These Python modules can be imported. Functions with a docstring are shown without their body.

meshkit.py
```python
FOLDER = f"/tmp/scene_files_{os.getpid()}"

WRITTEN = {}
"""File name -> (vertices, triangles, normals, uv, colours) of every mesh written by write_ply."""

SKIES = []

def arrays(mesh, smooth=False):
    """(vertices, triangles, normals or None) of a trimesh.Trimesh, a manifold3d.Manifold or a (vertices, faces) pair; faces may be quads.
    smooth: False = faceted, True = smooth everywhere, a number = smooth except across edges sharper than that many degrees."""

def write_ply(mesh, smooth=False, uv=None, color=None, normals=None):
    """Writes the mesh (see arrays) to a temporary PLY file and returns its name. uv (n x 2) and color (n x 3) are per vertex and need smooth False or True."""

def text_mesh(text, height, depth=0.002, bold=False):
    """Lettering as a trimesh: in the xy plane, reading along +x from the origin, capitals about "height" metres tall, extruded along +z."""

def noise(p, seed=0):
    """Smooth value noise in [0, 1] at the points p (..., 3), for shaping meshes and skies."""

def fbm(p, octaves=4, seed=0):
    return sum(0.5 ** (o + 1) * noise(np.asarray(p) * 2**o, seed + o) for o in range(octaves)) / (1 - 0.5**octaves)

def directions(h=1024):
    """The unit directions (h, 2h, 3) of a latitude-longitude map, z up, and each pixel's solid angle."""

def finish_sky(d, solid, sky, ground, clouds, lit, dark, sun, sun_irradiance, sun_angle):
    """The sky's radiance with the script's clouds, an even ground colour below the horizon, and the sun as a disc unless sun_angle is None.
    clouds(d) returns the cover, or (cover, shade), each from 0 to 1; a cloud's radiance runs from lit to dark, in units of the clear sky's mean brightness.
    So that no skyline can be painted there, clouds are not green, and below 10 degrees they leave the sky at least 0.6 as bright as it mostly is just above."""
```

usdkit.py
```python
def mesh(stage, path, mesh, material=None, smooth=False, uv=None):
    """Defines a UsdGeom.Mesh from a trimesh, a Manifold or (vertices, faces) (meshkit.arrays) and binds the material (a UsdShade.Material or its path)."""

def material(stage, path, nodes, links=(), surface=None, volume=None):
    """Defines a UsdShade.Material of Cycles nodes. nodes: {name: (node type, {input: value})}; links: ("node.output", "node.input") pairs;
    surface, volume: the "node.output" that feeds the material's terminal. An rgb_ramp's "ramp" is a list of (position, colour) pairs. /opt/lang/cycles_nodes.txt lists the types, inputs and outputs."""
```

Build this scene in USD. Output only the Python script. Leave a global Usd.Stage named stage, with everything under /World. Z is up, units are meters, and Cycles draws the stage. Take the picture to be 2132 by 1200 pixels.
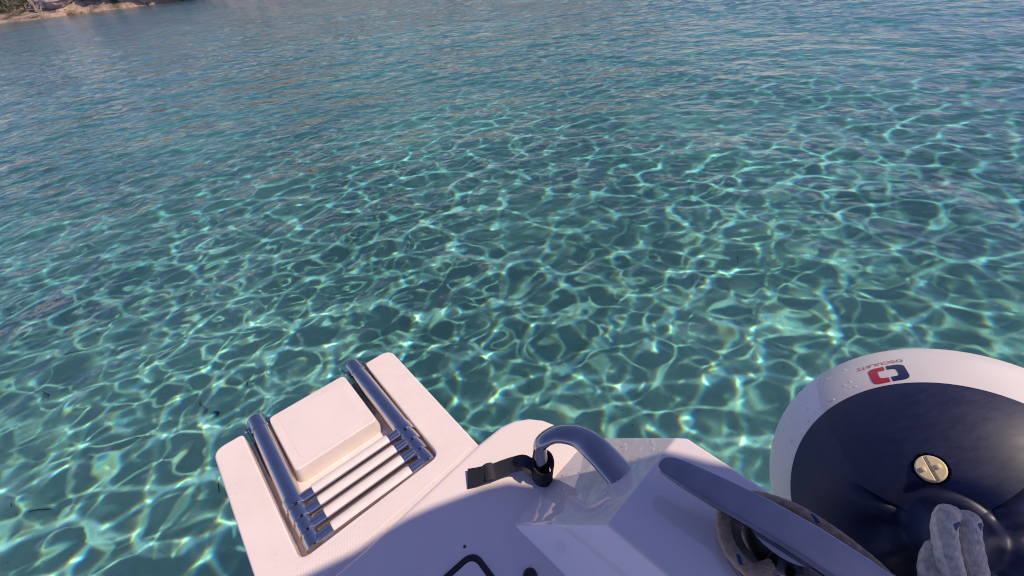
import math
import numpy as np
import trimesh
import mapbox_earcut as earcut
import meshkit
import usdkit
from scipy import sparse
from scipy.ndimage import gaussian_filter, map_coordinates
from shapely.geometry import Polygon
from pxr import Gf, Sdf, Usd, UsdGeom, UsdLux, UsdShade, Vt

# ------------------------------------------------------------------ stage, camera, sky, sun, exposure
stage = Usd.Stage.CreateInMemory()
UsdGeom.SetStageUpAxis(stage, 'Z')
UsdGeom.SetStageMetersPerUnit(stage, 1.0)
UsdGeom.Xform.Define(stage, '/World')
UsdGeom.Scope.Define(stage, '/World/Looks')

EYE = np.array([0.0, 0.0, 1.22])          # the photographer's hand, 0.95 m above the deck
PITCH, ROLL = math.radians(37.0), math.radians(-7.1)
FOCAL = 36.0 * 950.0 / 2132.0
cam = UsdGeom.Camera.Define(stage, '/World/camera')
cam.CreateHorizontalApertureAttr(36.0)
cam.CreateFocalLengthAttr(FOCAL)
cam.CreateClippingRangeAttr((0.02, 5000.0))
cam.CreateFStopAttr(0.0)
cam.CreateExposureAttr(0.0)
fwd = np.array([0, math.cos(PITCH), -math.sin(PITCH)])
upv = np.array([0, math.sin(PITCH), math.cos(PITCH)])
rgt = np.array([1.0, 0, 0])
right = math.cos(ROLL) * rgt + math.sin(ROLL) * upv
up = -math.sin(ROLL) * rgt + math.cos(ROLL) * upv
cam.AddTransformOp().Set(Gf.Matrix4d(*right, 0, *up, 0, *(-fwd), 0, *EYE, 1))

SUN_AZ, SUN_EL = math.radians(100.0), math.radians(54.0)
SUN = np.array([math.sin(SUN_AZ) * math.cos(SUN_EL), math.cos(SUN_AZ) * math.cos(SUN_EL), math.sin(SUN_EL)])
SKY_STRENGTH, SUN_INTENSITY = 0.073, 0.98
sky = UsdLux.DomeLight.Define(stage, '/World/sky')
sky.CreateIntensityAttr(1.0)
sky_mat = usdkit.material(stage, '/World/Looks/sky_air', {
    's': ('sky_texture', {'sky_type': 'single_scattering', 'sun_disc': False, 'sun_elevation': SUN_EL, 'sun_rotation': SUN_AZ, 'air_density': 1.0, 'aerosol_density': 0.6, 'ozone_density': 1.3}),
    'hue': ('mix', {'mix_type': 'multiply', 'fac': 1.0, 'color2': (1.08, 0.94, 1.37)}),
    'b': ('background_shader', {'strength': SKY_STRENGTH})}, [('s.color', 'hue.color1'), ('hue.color', 'b.color')], surface='b.background')
UsdShade.MaterialBindingAPI.Apply(sky.GetPrim()).Bind(sky_mat)
sun = UsdLux.DistantLight.Define(stage, '/World/sun')
sun.CreateIntensityAttr(SUN_INTENSITY)
sun.CreateAngleAttr(0.4)
sun.CreateNormalizeAttr(True)
sun.CreateColorAttr(Gf.Vec3f(1.0, 0.83, 0.63))
zx = SUN / np.linalg.norm(SUN)
xx = np.cross([0, 1, 0], zx); xx /= np.linalg.norm(xx)
yx = np.cross(zx, xx)
sun.AddTransformOp().Set(Gf.Matrix4d(*xx, 0, *yx, 0, *zx, 0, *(SUN * 50), 1))

# ------------------------------------------------------------------ helpers
PI = math.pi
WATER_Z, BED_Z, DECK, GUNWALE, PLAT = 0.0, -1.6, 0.285, 0.47, 0.27
AZB = math.radians(35.7)                     # the boat lies at this angle to the view
E1 = np.array([math.cos(AZB), math.sin(AZB), 0])     # along the stern, to starboard of the picture
E2 = np.array([-math.sin(AZB), math.cos(AZB), 0])    # aft, out over the water
UPZ = np.array([0, 0, 1.0])


def B(a, b, z):
    return a * E1 + b * E2 + z * UPZ


def unit(v):
    v = np.asarray(v, float)
    return v / np.linalg.norm(v)


def tame(mesh, angle=35.0):
    """welds a mesh and gives it area-weighted vertex normals that stop at edges sharper than angle"""
    v, f = np.asarray(mesh[0], float), np.asarray(mesh[1], int)
    key = np.round(v, 6)
    _, first, inv = np.unique(key, axis=0, return_index=True, return_inverse=True)
    v, f = v[first], inv.ravel()[f]
    f = f[(f[:, 0] != f[:, 1]) & (f[:, 1] != f[:, 2]) & (f[:, 0] != f[:, 2])]
    n = np.cross(v[f[:, 1]] - v[f[:, 0]], v[f[:, 2]] - v[f[:, 0]])
    area = np.linalg.norm(n, axis=1)
    ok = area > 1e-14
    f, n, area = f[ok], n[ok], area[ok]
    un = n / area[:, None]
    c = f.ravel(); face = np.repeat(np.arange(len(f)), 3)
    M = sparse.csr_matrix((np.ones(len(c)), (np.arange(len(c)), c)), shape=(len(c), len(v)))
    P = (M @ M.T).tocoo()
    keep = (un[face[P.row]] * un[face[P.col]]).sum(1) > math.cos(math.radians(angle))
    S = sparse.csr_matrix((keep[keep].astype(float), (P.row[keep], P.col[keep])), shape=(len(c), len(c)))
    cn = S @ n[face]
    cn /= np.maximum(np.linalg.norm(cn, axis=1, keepdims=True), 1e-18)
    k2 = np.concatenate([c[:, None], np.round(cn * 500).astype(int)], 1)
    _, fi, iv = np.unique(k2, axis=0, return_index=True, return_inverse=True)
    return v[c[fi]], iv.ravel().reshape(-1, 3), cn[fi]


def put(path, mesh, mat, angle=35.0, uv=None, raw_normals=None):
    if hasattr(mesh, 'to_mesh'):
        m = mesh.to_mesh(); mesh = (m.vert_properties[:, :3], m.tri_verts)
    elif hasattr(mesh, 'faces'):
        mesh = (mesh.vertices, mesh.faces)
    if raw_normals is not None:
        v, f, n = np.asarray(mesh[0]), np.asarray(mesh[1]), raw_normals
    elif angle:
        v, f, n = tame(mesh, angle)
    else:
        v, f, n = np.asarray(mesh[0]), np.asarray(mesh[1]), None
    m = usdkit.mesh(stage, path, (v, f), mat, uv=uv)
    if n is not None:
        m.CreateNormalsAttr(Vt.Vec3fArray.FromNumpy(np.asarray(n, np.float32)))
        m.SetNormalsInterpolation('vertex')
    return m


used = {}


def numbered(parent, name):
    k = used.get((parent, name), 0)
    used[(parent, name)] = k + 1
    return f'{parent}/{name}' + (f'_{k:03d}' if k else '')


def say(prim, label=None, category=None, group=None, kind=None):
    for k, x in (('label', label), ('category', category), ('group', group), ('kind', kind)):
        if x:
            prim.SetCustomDataByKey(k, x)


class Thing:
    """an Xform at the thing's base; its parts are given in world coordinates"""

    def __init__(self, name, loc, label, category, group=None):
        self.path, self.loc = numbered('/World', name), np.asarray(loc, float)
        x = UsdGeom.Xform.Define(stage, self.path)
        x.AddTranslateOp().Set(Gf.Vec3d(*map(float, loc)))
        say(x.GetPrim(), label, category, group)

    def part(self, name, mesh, mat, angle=35.0, under=None, label=None, kind=None, uv=None, normals=None):
        if hasattr(mesh, 'to_mesh'):
            m = mesh.to_mesh(); mesh = (m.vert_properties[:, :3], m.tri_verts)
        elif hasattr(mesh, 'faces'):
            mesh = (mesh.vertices, mesh.faces)
        path = numbered(under or self.path, name)
        p = put(path, (np.asarray(mesh[0], float) - self.loc, mesh[1]), mat, angle, uv, normals)
        say(p.GetPrim(), label=label, kind=kind)
        return path

    def holder(self, name, label=None):
        path = numbered(self.path, name)
        x = UsdGeom.Xform.Define(stage, path)
        say(x.GetPrim(), label=label)
        return path


def single(name, mesh, mat, label=None, category=None, group=None, kind=None, angle=35.0, uv=None, normals=None):
    p = put(numbered('/World', name), mesh, mat, angle, uv, normals)
    say(p.GetPrim(), label, category, group, kind)
    return p


def join(*ms):
    vs, fs, n = [], [], 0
    for m in ms:
        if hasattr(m, 'to_mesh'):
            q = m.to_mesh(); m = (q.vert_properties[:, :3], q.tri_verts)
        elif hasattr(m, 'faces'):
            m = (m.vertices, m.faces)
        vs.append(np.asarray(m[0], float)); fs.append(np.asarray(m[1], int) + n); n += len(m[0])
    return np.vstack(vs), np.vstack(fs)


def rounded(points, radii, steps=7):
    """a closed 2-D outline with its corners rounded"""
    pts, out, n = [np.asarray(p, float) for p in points], [], len(points)
    radii = [radii] * n if np.ndim(radii) == 0 else radii
    for i in range(n):
        p, a, b, r = pts[i], pts[i - 1], pts[(i + 1) % n], radii[i]
        if r <= 0:
            out.append(p); continue
        u, w = unit(a - p), unit(b - p)
        half = math.acos(np.clip(u @ w, -1, 1)) / 2
        d = min(r / math.tan(half), 0.48 * np.linalg.norm(a - p), 0.48 * np.linalg.norm(b - p))
        c0, c1 = p + u * d, p + w * d
        for t in np.linspace(0, 1, steps):
            out.append((1 - t) ** 2 * c0 + 2 * t * (1 - t) * p + t * t * c1)
    return np.array(out)


def outward(ring):
    """outward offset directions (mitred) of a counter-clockwise ring"""
    e = np.roll(ring, -1, 0) - ring
    e /= np.maximum(np.linalg.norm(e, axis=1, keepdims=True), 1e-12)
    nrm = np.stack([e[:, 1], -e[:, 0]], 1)
    m = nrm + np.roll(nrm, 1, 0)
    m /= np.maximum((m * nrm).sum(1, keepdims=True), 0.3)
    return m


def slab(outline, z0, z1, r=0.006, holes=(), steps=4, draft=0.0, bottom=True, world=True):
    """a plate in boat coordinates with a rounded upper edge"""
    def ccw(x, sign=1):
        x = np.asarray(x, float)
        s = 0.5 * np.sum(x[:, 0] * np.roll(x[:, 1], -1) - np.roll(x[:, 0], -1) * x[:, 1])
        return x if s * sign > 0 else x[::-1]
    rings = [ccw(outline)] + [ccw(h, -1) for h in holes]
    prof = [(draft, z0)] + [(-(r - r * math.cos(t)), z1 - r + r * math.sin(t)) for t in np.linspace(0, PI / 2, steps + 1)]
    vs, fs, n = [], [], 0
    caps = {0: [], len(prof) - 1: []}
    for ring in rings:
        o = outward(ring)
        k = len(ring)
        for j, (off, z) in enumerate(prof):
            xy = ring + o * off
            vs.append(np.column_stack([xy, np.full(k, z)]))
            if j in caps:
                caps[j].append((xy, n + j * k))
        i = np.arange(k); i2 = (i + 1) % k
        for j in range(len(prof) - 1):
            a, b = n + j * k, n + (j + 1) * k
            fs += [np.stack([a + i, a + i2, b + i2], 1), np.stack([a + i, b + i2, b + i], 1)]
        n += k * len(prof)
    for j in ([0] if bottom else []) + [len(prof) - 1]:
        flat = np.vstack([c[0] for c in caps[j]])
        ends = np.cumsum([len(c[0]) for c in caps[j]]).astype(np.uint32)
        tri = earcut.triangulate_float64(flat, ends).reshape(-1, 3).astype(int)
        idx = np.concatenate([np.arange(len(c[0])) + c[1] for c in caps[j]])
        a, b, c = flat[tri[:, 0]], flat[tri[:, 1]], flat[tri[:, 2]]
        s = (b[:, 0] - a[:, 0]) * (c[:, 1] - a[:, 1]) - (b[:, 1] - a[:, 1]) * (c[:, 0] - a[:, 0])
        want = 1 if j else -1
        tri[s * want < 0] = tri[s * want < 0][:, ::-1]
        fs.append(idx[tri])
    v = np.vstack(vs)
    if world:
        v = v[:, :1] * E1 + v[:, 1:2] * E2 + v[:, 2:3] * UPZ
    return v, np.vstack(fs)


def tube(path, radii, sides=20, flat=None, hint=(0, 0, 1), cap=True, st=False):
    """a swept tube; flat = (width factor, height factor); hint fixes the direction of the height"""
    p = np.asarray(path, float); n = len(p)
    radii = np.full(n, radii) if np.ndim(radii) == 0 else np.asarray(radii, float)
    fl = np.ones((n, 2)) if flat is None else (np.tile(flat, (n, 1)) if np.ndim(flat) == 1 else np.asarray(flat, float))
    t = np.gradient(p, axis=0); t /= np.maximum(np.linalg.norm(t, axis=1, keepdims=True), 1e-12)
    u = np.asarray(hint, float) - (np.asarray(hint, float) @ t[0]) * t[0]
    if np.linalg.norm(u) < 1e-3:
        u = np.cross(t[0], [1, 0.3, 0])
    u = unit(u); vs = []
    ang = np.linspace(0, 2 * PI, sides, endpoint=False)
    for i in range(n):
        u = unit(u - (u @ t[i]) * t[i]); w = np.cross(t[i], u)
        vs.append(p[i] + radii[i] * (np.cos(ang)[:, None] * w * fl[i, 0] + np.sin(ang)[:, None] * u * fl[i, 1]))
    i = np.arange(sides); i2 = (i + 1) % sides; fs = []
    for j in range(n - 1):
        a, b = j * sides, (j + 1) * sides
        fs += [np.stack([a + i, a + i2, b + i2], 1), np.stack([a + i, b + i2, b + i], 1)]
    v = np.vstack(vs)
    if cap:
        v = np.vstack([v, p[0], p[-1]])
        fs += [np.stack([i2, i, np.full(sides, n * sides)], 1), np.stack([(n - 1) * sides + i, (n - 1) * sides + i2, np.full(sides, n * sides + 1)], 1)]
    return v, np.vstack(fs)[:, ::-1]


def smooth_path(points, n=40):
    """Catmull-Rom through the points"""
    p = np.asarray(points, float)
    p = np.vstack([2 * p[0] - p[1], p, 2 * p[-1] - p[-2]])
    out = []
    seg = len(p) - 3
    for i in range(seg):
        for t in np.linspace(0, 1, max(2, n // seg), endpoint=False):
            a, b, c, d = p[i:i + 4]
            out.append(0.5 * (2 * b + (c - a) * t + (2 * a - 5 * b + 4 * c - d) * t * t + (3 * b - a - 3 * c + d) * t ** 3))
    out.append(p[-2])
    return np.array(out)


def rope_mesh(path, r, sides=40):
    """a tube with a seam, its own normals and st running round and along"""
    p = np.asarray(path, float); n = len(p)
    t = np.gradient(p, axis=0); t /= np.linalg.norm(t, axis=1, keepdims=True)
    u = np.cross(t[0], [0.31, 0.2, 0.9]); u = unit(u)
    ang = np.linspace(0, 2 * PI, sides + 1)
    length = np.concatenate([[0], np.cumsum(np.linalg.norm(np.diff(p, axis=0), axis=1))])
    vs, ns, st = [], [], []
    for i in range(n):
        u = unit(u - (u @ t[i]) * t[i]); w = np.cross(t[i], u)
        d = np.cos(ang)[:, None] * w + np.sin(ang)[:, None] * u
        strand = 1 + 0.04 * np.sin(8 * ang + 2 * PI * length[i] / (r * 2.2)) * np.sin(8 * ang - 2 * PI * length[i] / (r * 2.2))
        vs.append(p[i] + d * (r * strand)[:, None]); ns.append(d)
        st.append(np.column_stack([ang / (2 * PI), np.full(sides + 1, length[i] / (2 * PI * r))]))
    k = sides + 1
    i = np.arange(sides); fs = []
    for j in range(n - 1):
        a, b = j * k, (j + 1) * k
        fs += [np.stack([a + i, b + i + 1, a + i + 1], 1), np.stack([a + i, b + i, b + i + 1], 1)]
    return (np.vstack(vs), np.vstack(fs)), np.vstack(ns), np.vstack(st)


def ribbon(path, width, thick, across):
    """a strap: path of centres, across = direction of its width at each point"""
    p = np.asarray(path, float); n = len(p)
    t = np.gradient(p, axis=0); t /= np.linalg.norm(t, axis=1, keepdims=True)
    ac = np.tile(across, (n, 1)) if np.ndim(across) == 1 else np.asarray(across, float)
    ac = ac - (ac * t).sum(1, keepdims=True) * t; ac /= np.linalg.norm(ac, axis=1, keepdims=True)
    nn = np.cross(t, ac)
    wd = np.full(n, width) if np.ndim(width) == 0 else np.asarray(width)
    c = [p + s * ac * wd[:, None] / 2 + q * nn * thick / 2 for s, q in ((-1, -1), (1, -1), (1, 1), (-1, 1))]
    v = np.stack(c, 1).reshape(-1, 3); fs = []
    for j in range(n - 1):
        for k in range(4):
            a, b, d, e = j * 4 + k, j * 4 + (k + 1) % 4, (j + 1) * 4 + (k + 1) % 4, (j + 1) * 4 + k
            fs += [(a, b, d), (a, d, e)]
    e = (n - 1) * 4
    fs += [(0, 2, 1), (0, 3, 2), (e, e + 1, e + 2), (e, e + 2, e + 3)]
    return v, np.array(fs)


def disc(centre, axis, r0, r1, h, sides=28, bevel=0.0015):
    """a turned disc: radius r0 at its foot, r1 at its head"""
    a = unit(axis)
    path = [0, h - bevel, h]
    return tube([np.asarray(centre) + a * s for s in path], [r0, r1, r1 - bevel], sides, hint=(0.3, 0.8, 0.1))


def drops(places, normals, sizes, seed=1):
    """small flattened beads of water lying on a surface"""
    base = trimesh.creation.icosphere(1)
    out = []
    rng = np.random.default_rng(seed)
    for p, n, s in zip(places, normals, sizes):
        n = unit(n); x = unit(np.cross(n, rng.normal(size=3))); y = np.cross(n, x)
        sc = np.array([s * rng.uniform(.8, 1.5), s * rng.uniform(.7, 1), s * 0.28])
        out.append((p + (base.vertices * sc) @ np.stack([x, y, n]), base.faces))
    return join(*out)


# ------------------------------------------------------------------ materials
def mat(name, nodes, links, surface):
    return usdkit.material(stage, '/World/Looks/' + name, nodes, links, surface=surface)


def plain(name, colour, rough=0.5, vary=0.06, scale=14.0, grain=0.0, grain_scale=400.0, **kw):
    """a principled surface with a slightly uneven colour, uneven gloss and a fine grain"""
    c = np.asarray(colour, float)
    nodes = {'g': ('geometry', {}), 'n': ('noise_texture', {'scale': scale, 'detail': 4.0, 'roughness': 0.6}),
             'r': ('rgb_ramp', {'ramp': [(0.25, tuple(c * (1 - vary))), (0.75, tuple(np.minimum(c * (1 + vary), 1)))]}),
             'mr': ('map_range', {'from_min': 0.3, 'from_max': 0.7, 'to_min': rough * 0.85, 'to_max': rough * 1.15}),
             'p': ('principled_bsdf', dict({'roughness': rough}, **kw))}
    links = [('g.position', 'n.vector'), ('n.fac', 'r.fac'), ('r.color', 'p.base_color'), ('n.fac', 'mr.value'), ('mr.result', 'p.roughness')]
    if grain:
        nodes['gn'] = ('noise_texture', {'scale': grain_scale, 'detail': 3.0})
        nodes['bp'] = ('bump', {'strength': grain, 'distance': 0.001})
        links += [('g.position', 'gn.vector'), ('gn.fac', 'bp.height'), ('bp.normal', 'p.normal')]
    return mat(name, nodes, links, 'p.BSDF')


GEL = (0.84, 0.735, 0.715)
M = {}
M['gelcoat'] = plain('gelcoat', GEL, 0.16, 0.03, 6.0, 0.05, 260.0, ior=1.6)
M['gelcoat_wet'] = plain('gelcoat_wet', (0.80, 0.72, 0.715), 0.03, 0.03, 5.0, ior=2.15)
M['gelcoat_matt'] = mat('gelcoat_matt', {
    'g': ('geometry', {}), 'n': ('noise_texture', {'scale': 7.0, 'detail': 5.0, 'roughness': 0.65}), 'r': ('rgb_ramp', {'ramp': [(0.28, tuple(np.array(GEL) * (.93, .92, .90))), (0.6, tuple(np.array(GEL) * 1.02))]}),
    'n2': ('noise_texture', {'scale': 95.0, 'detail': 2.0}), 'r2': ('rgb_ramp', {'ramp': [(0.27, (0.62, 0.52, 0.45)), (0.33, (1, 1, 1))]}), 'm': ('mix', {'mix_type': 'multiply', 'fac': 0.18}),
    'n3': ('noise_texture', {'scale': 520.0, 'detail': 3.0}), 'b': ('bump', {'strength': 0.25, 'distance': 0.001}),
    'mr': ('map_range', {'from_min': 0.3, 'from_max': 0.7, 'to_min': 0.32, 'to_max': 0.5}), 'p': ('principled_bsdf', {})},
    [('g.position', 'n.vector'), ('g.position', 'n2.vector'), ('g.position', 'n3.vector'), ('n.fac', 'r.fac'), ('n2.fac', 'r2.fac'), ('r.color', 'm.color1'), ('r2.color', 'm.color2'), ('m.color', 'p.base_color'),
     ('n.fac', 'mr.value'), ('mr.result', 'p.roughness'), ('n3.fac', 'b.height'), ('b.normal', 'p.normal')], 'p.BSDF')


def tread(name, angle, pitch):
    """gelcoat with a moulded anti-slip weave"""
    ca, sa = math.cos(angle), math.sin(angle)
    k = 1.0 / pitch
    nodes = {'g': ('geometry', {}), 'm': ('mapping', {'rotation': (0, 0, -angle), 'scale': (1, 1, 1)}),
             's': ('separate_xyz', {}), 'mx': ('math', {'math_type': 'multiply', 'value2': k}), 'px': ('math', {'math_type': 'pingpong', 'value2': 1.0}),
             'pa': ('math', {'math_type': 'multiply', 'value2': 0.9}), 'my': ('math', {'math_type': 'multiply', 'value2': k * 1.3}), 'ad': ('math', {'math_type': 'add'}),
             'pp': ('math', {'math_type': 'pingpong', 'value2': 0.5}), 'b': ('bump', {'strength': 0.55, 'distance': 0.0012}),
             'n': ('noise_texture', {'scale': 9.0, 'detail': 4.0}), 'r': ('rgb_ramp', {'ramp': [(0.25, tuple(np.array(GEL) * .96)), (0.75, tuple(np.array(GEL) * 1.03))]}),
             'p': ('principled_bsdf', {'roughness': 0.42})}
    links = [('g.position', 'm.vector'), ('m.vector', 's.vector'), ('s.x', 'mx.value1'), ('mx.value', 'px.value1'), ('px.value', 'pa.value1'), ('s.y', 'my.value1'),
             ('pa.value', 'ad.value1'), ('my.value', 'ad.value2'), ('ad.value', 'pp.value1'), ('pp.value', 'b.height'), ('b.normal', 'p.normal'),
             ('g.position', 'n.vector'), ('n.fac', 'r.fac'), ('r.color', 'p.base_color')]
    return mat(name, nodes, links, 'p.BSDF')


M['tread'] = tread('gelcoat_tread', AZB, 0.007)
M['tread_band'] = tread('gelcoat_tread_band', AZB + 0.78, 0.0085)
M['steel'] = plain('polished_steel', (0.70, 0.645, 0.61), 0.02, 0.06, 25.0, metallic=1.0)
M['steel_worn'] = plain('worn_steel', (0.33, 0.32, 0.345), 0.13, 0.10, 30.0, 0.06, 500.0, metallic=1.0)
M['steel_dark'] = plain('handle_steel', (0.46, 0.44, 0.45), 0.02, 0.08, 25.0, metallic=1.0)
M['steel_dull'] = plain('dull_steel', (0.24, 0.215, 0.20), 0.38, 0.25, 35.0, 0.3, 300.0, metallic=0.8)
M['grip'] = plain('pale_grip', (0.80, 0.72, 0.70), 0.30, 0.05, 30.0)
M['rubber'] = plain('black_rubber', (0.022, 0.018, 0.024), 0.55, 0.2, 40.0, 0.2, 300.0)
M['webbing'] = plain('black_webbing', (0.012, 0.011, 0.020), 0.65, 0.25, 60.0, 0.9, 700.0)
M['fender_white'] = plain('fender_white', (0.74, 0.69, 0.69), 0.42, 0.05, 7.0, 0.10, 120.0)
M['valve'] = plain('cream_plastic', (0.86, 0.70, 0.40), 0.45, 0.04, 30.0)
M['print_red'] = plain('print_red', (0.45, 0.015, 0.05), 0.35, 0.08, 60.0)
M['print_navy'] = plain('print_navy', (0.018, 0.022, 0.07), 0.35, 0.08, 60.0)
M['canvas'] = plain('navy_canvas', (0.10, 0.11, 0.20), 0.85, 0.1, 20.0, 0.5, 600.0)
M['speck'] = plain('dark_speck', (0.05, 0.035, 0.03), 0.7, 0.2)
M['grassleaf'] = plain('dead_seagrass', (0.022, 0.026, 0.018), 0.7, 0.3, 30.0)
M['trunk'] = plain('grey_dead_wood', (0.30, 0.26, 0.22), 0.8, 0.3, 8.0, 0.4, 40.0)
M['drop'] = mat('water_bead', {'p': ('principled_bsdf', {'base_color': (1, 1, 1), 'roughness': 0.0, 'ior': 1.33, 'transmission_weight': 0.35, 'specular_ior_level': 1.0})}, [], 'p.BSDF')  # white body colour stands in for the bright glints of the beads

# the fender's navy end: rubbed and chalky where it has chafed
M['fender_navy'] = mat('fender_navy', {
    'g': ('geometry', {}), 'mp': ('mapping', {'rotation': (0.5, 0.2, -0.5), 'scale': (38.0, 95.0, 38.0)}),
    'n1': ('noise_texture', {'scale': 1.0, 'detail': 5.0, 'roughness': 0.7}), 'n2': ('noise_texture', {'scale': 5.0, 'detail': 3.0}),
    'mul': ('math', {'math_type': 'multiply'}),
    'r': ('rgb_ramp', {'ramp': [(0.16, (0.010, 0.013, 0.045)), (0.36, (0.016, 0.021, 0.066)), (0.54, (0.055, 0.057, 0.12))]}),
    'mr': ('map_range', {'from_min': 0.2, 'from_max': 0.5, 'to_min': 0.42, 'to_max': 0.6}),
    'b': ('bump', {'strength': 0.15, 'distance': 0.001}), 'p': ('principled_bsdf', {'roughness': 0.35})},
    [('g.position', 'mp.vector'), ('mp.vector', 'n1.vector'), ('g.position', 'n2.vector'), ('n1.fac', 'mul.value1'), ('n2.fac', 'mul.value2'), ('mul.value', 'r.fac'),
     ('r.color', 'p.base_color'), ('mul.value', 'mr.value'), ('mr.result', 'p.roughness'), ('n1.fac', 'b.height'), ('b.normal', 'p.normal')], 'p.BSDF')


def rope_material(name, pale):
    """braided cover: pale yarns with two blue tracer yarns showing as diamonds"""
    c = np.array(pale)
    nodes = {'uv': ('uvmap', {'attribute': 'st'}), 's': ('separate_xyz', {}),
             'u8': ('math', {'math_type': 'multiply', 'value2': 12.0}), 'v8': ('math', {'math_type': 'multiply', 'value2': 8.0}),
             'a': ('math', {'math_type': 'add'}), 'b': ('math', {'math_type': 'subtract'}),
             'fa': ('math', {'math_type': 'floored_modulo', 'value2': 12.0}), 'fb': ('math', {'math_type': 'floored_modulo', 'value2': 12.0}),
             'la': ('math', {'math_type': 'less_than', 'value2': 1.1}), 'lb': ('math', {'math_type': 'less_than', 'value2': 2.6}),
             'blue': ('math', {'math_type': 'multiply'}),
             'pa': ('math', {'math_type': 'pingpong', 'value2': 0.5}), 'pb': ('math', {'math_type': 'pingpong', 'value2': 0.5}), 'h': ('math', {'math_type': 'minimum'}),
             'g': ('geometry', {}), 'n': ('noise_texture', {'scale': 120.0, 'detail': 4.0}),
             'r': ('rgb_ramp', {'ramp': [(0.3, tuple(c * 0.6)), (0.62, tuple(c))]}),
             'mx': ('mix', {'color2': (0.012, 0.04, 0.16)}), 'bp': ('bump', {'strength': 0.8, 'distance': 0.002}), 'bq': ('bump', {'strength': 0.5, 'distance': 0.001}),
             'p': ('principled_bsdf', {'roughness': 0.85, 'sheen_weight': 0.2})}
    links = [('uv.UV', 's.vector'), ('s.x', 'u8.value1'), ('s.y', 'v8.value1'), ('u8.value', 'a.value1'), ('v8.value', 'a.value2'), ('u8.value', 'b.value1'), ('v8.value', 'b.value2'),
             ('a.value', 'fa.value1'), ('b.value', 'fb.value1'), ('fa.value', 'la.value1'), ('fb.value', 'lb.value1'), ('la.value', 'blue.value1'), ('lb.value', 'blue.value2'),
             ('a.value', 'pa.value1'), ('b.value', 'pb.value1'), ('pa.value', 'h.value1'), ('pb.value', 'h.value2'), ('h.value', 'bp.height'), ('n.fac', 'bq.height'), ('bp.normal', 'bq.normal'),
             ('bq.normal', 'p.normal'), ('g.position', 'n.vector'), ('n.fac', 'r.fac'), ('r.color', 'mx.color1'), ('blue.value', 'mx.fac'), ('mx.color', 'p.base_color')]
    return mat(name, nodes, links, 'p.BSDF')


M['rope_tan'] = rope_material('rope_tan', (0.42, 0.29, 0.20))
M['rope_pale'] = rope_material('rope_pale', (0.74, 0.63, 0.50))

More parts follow.
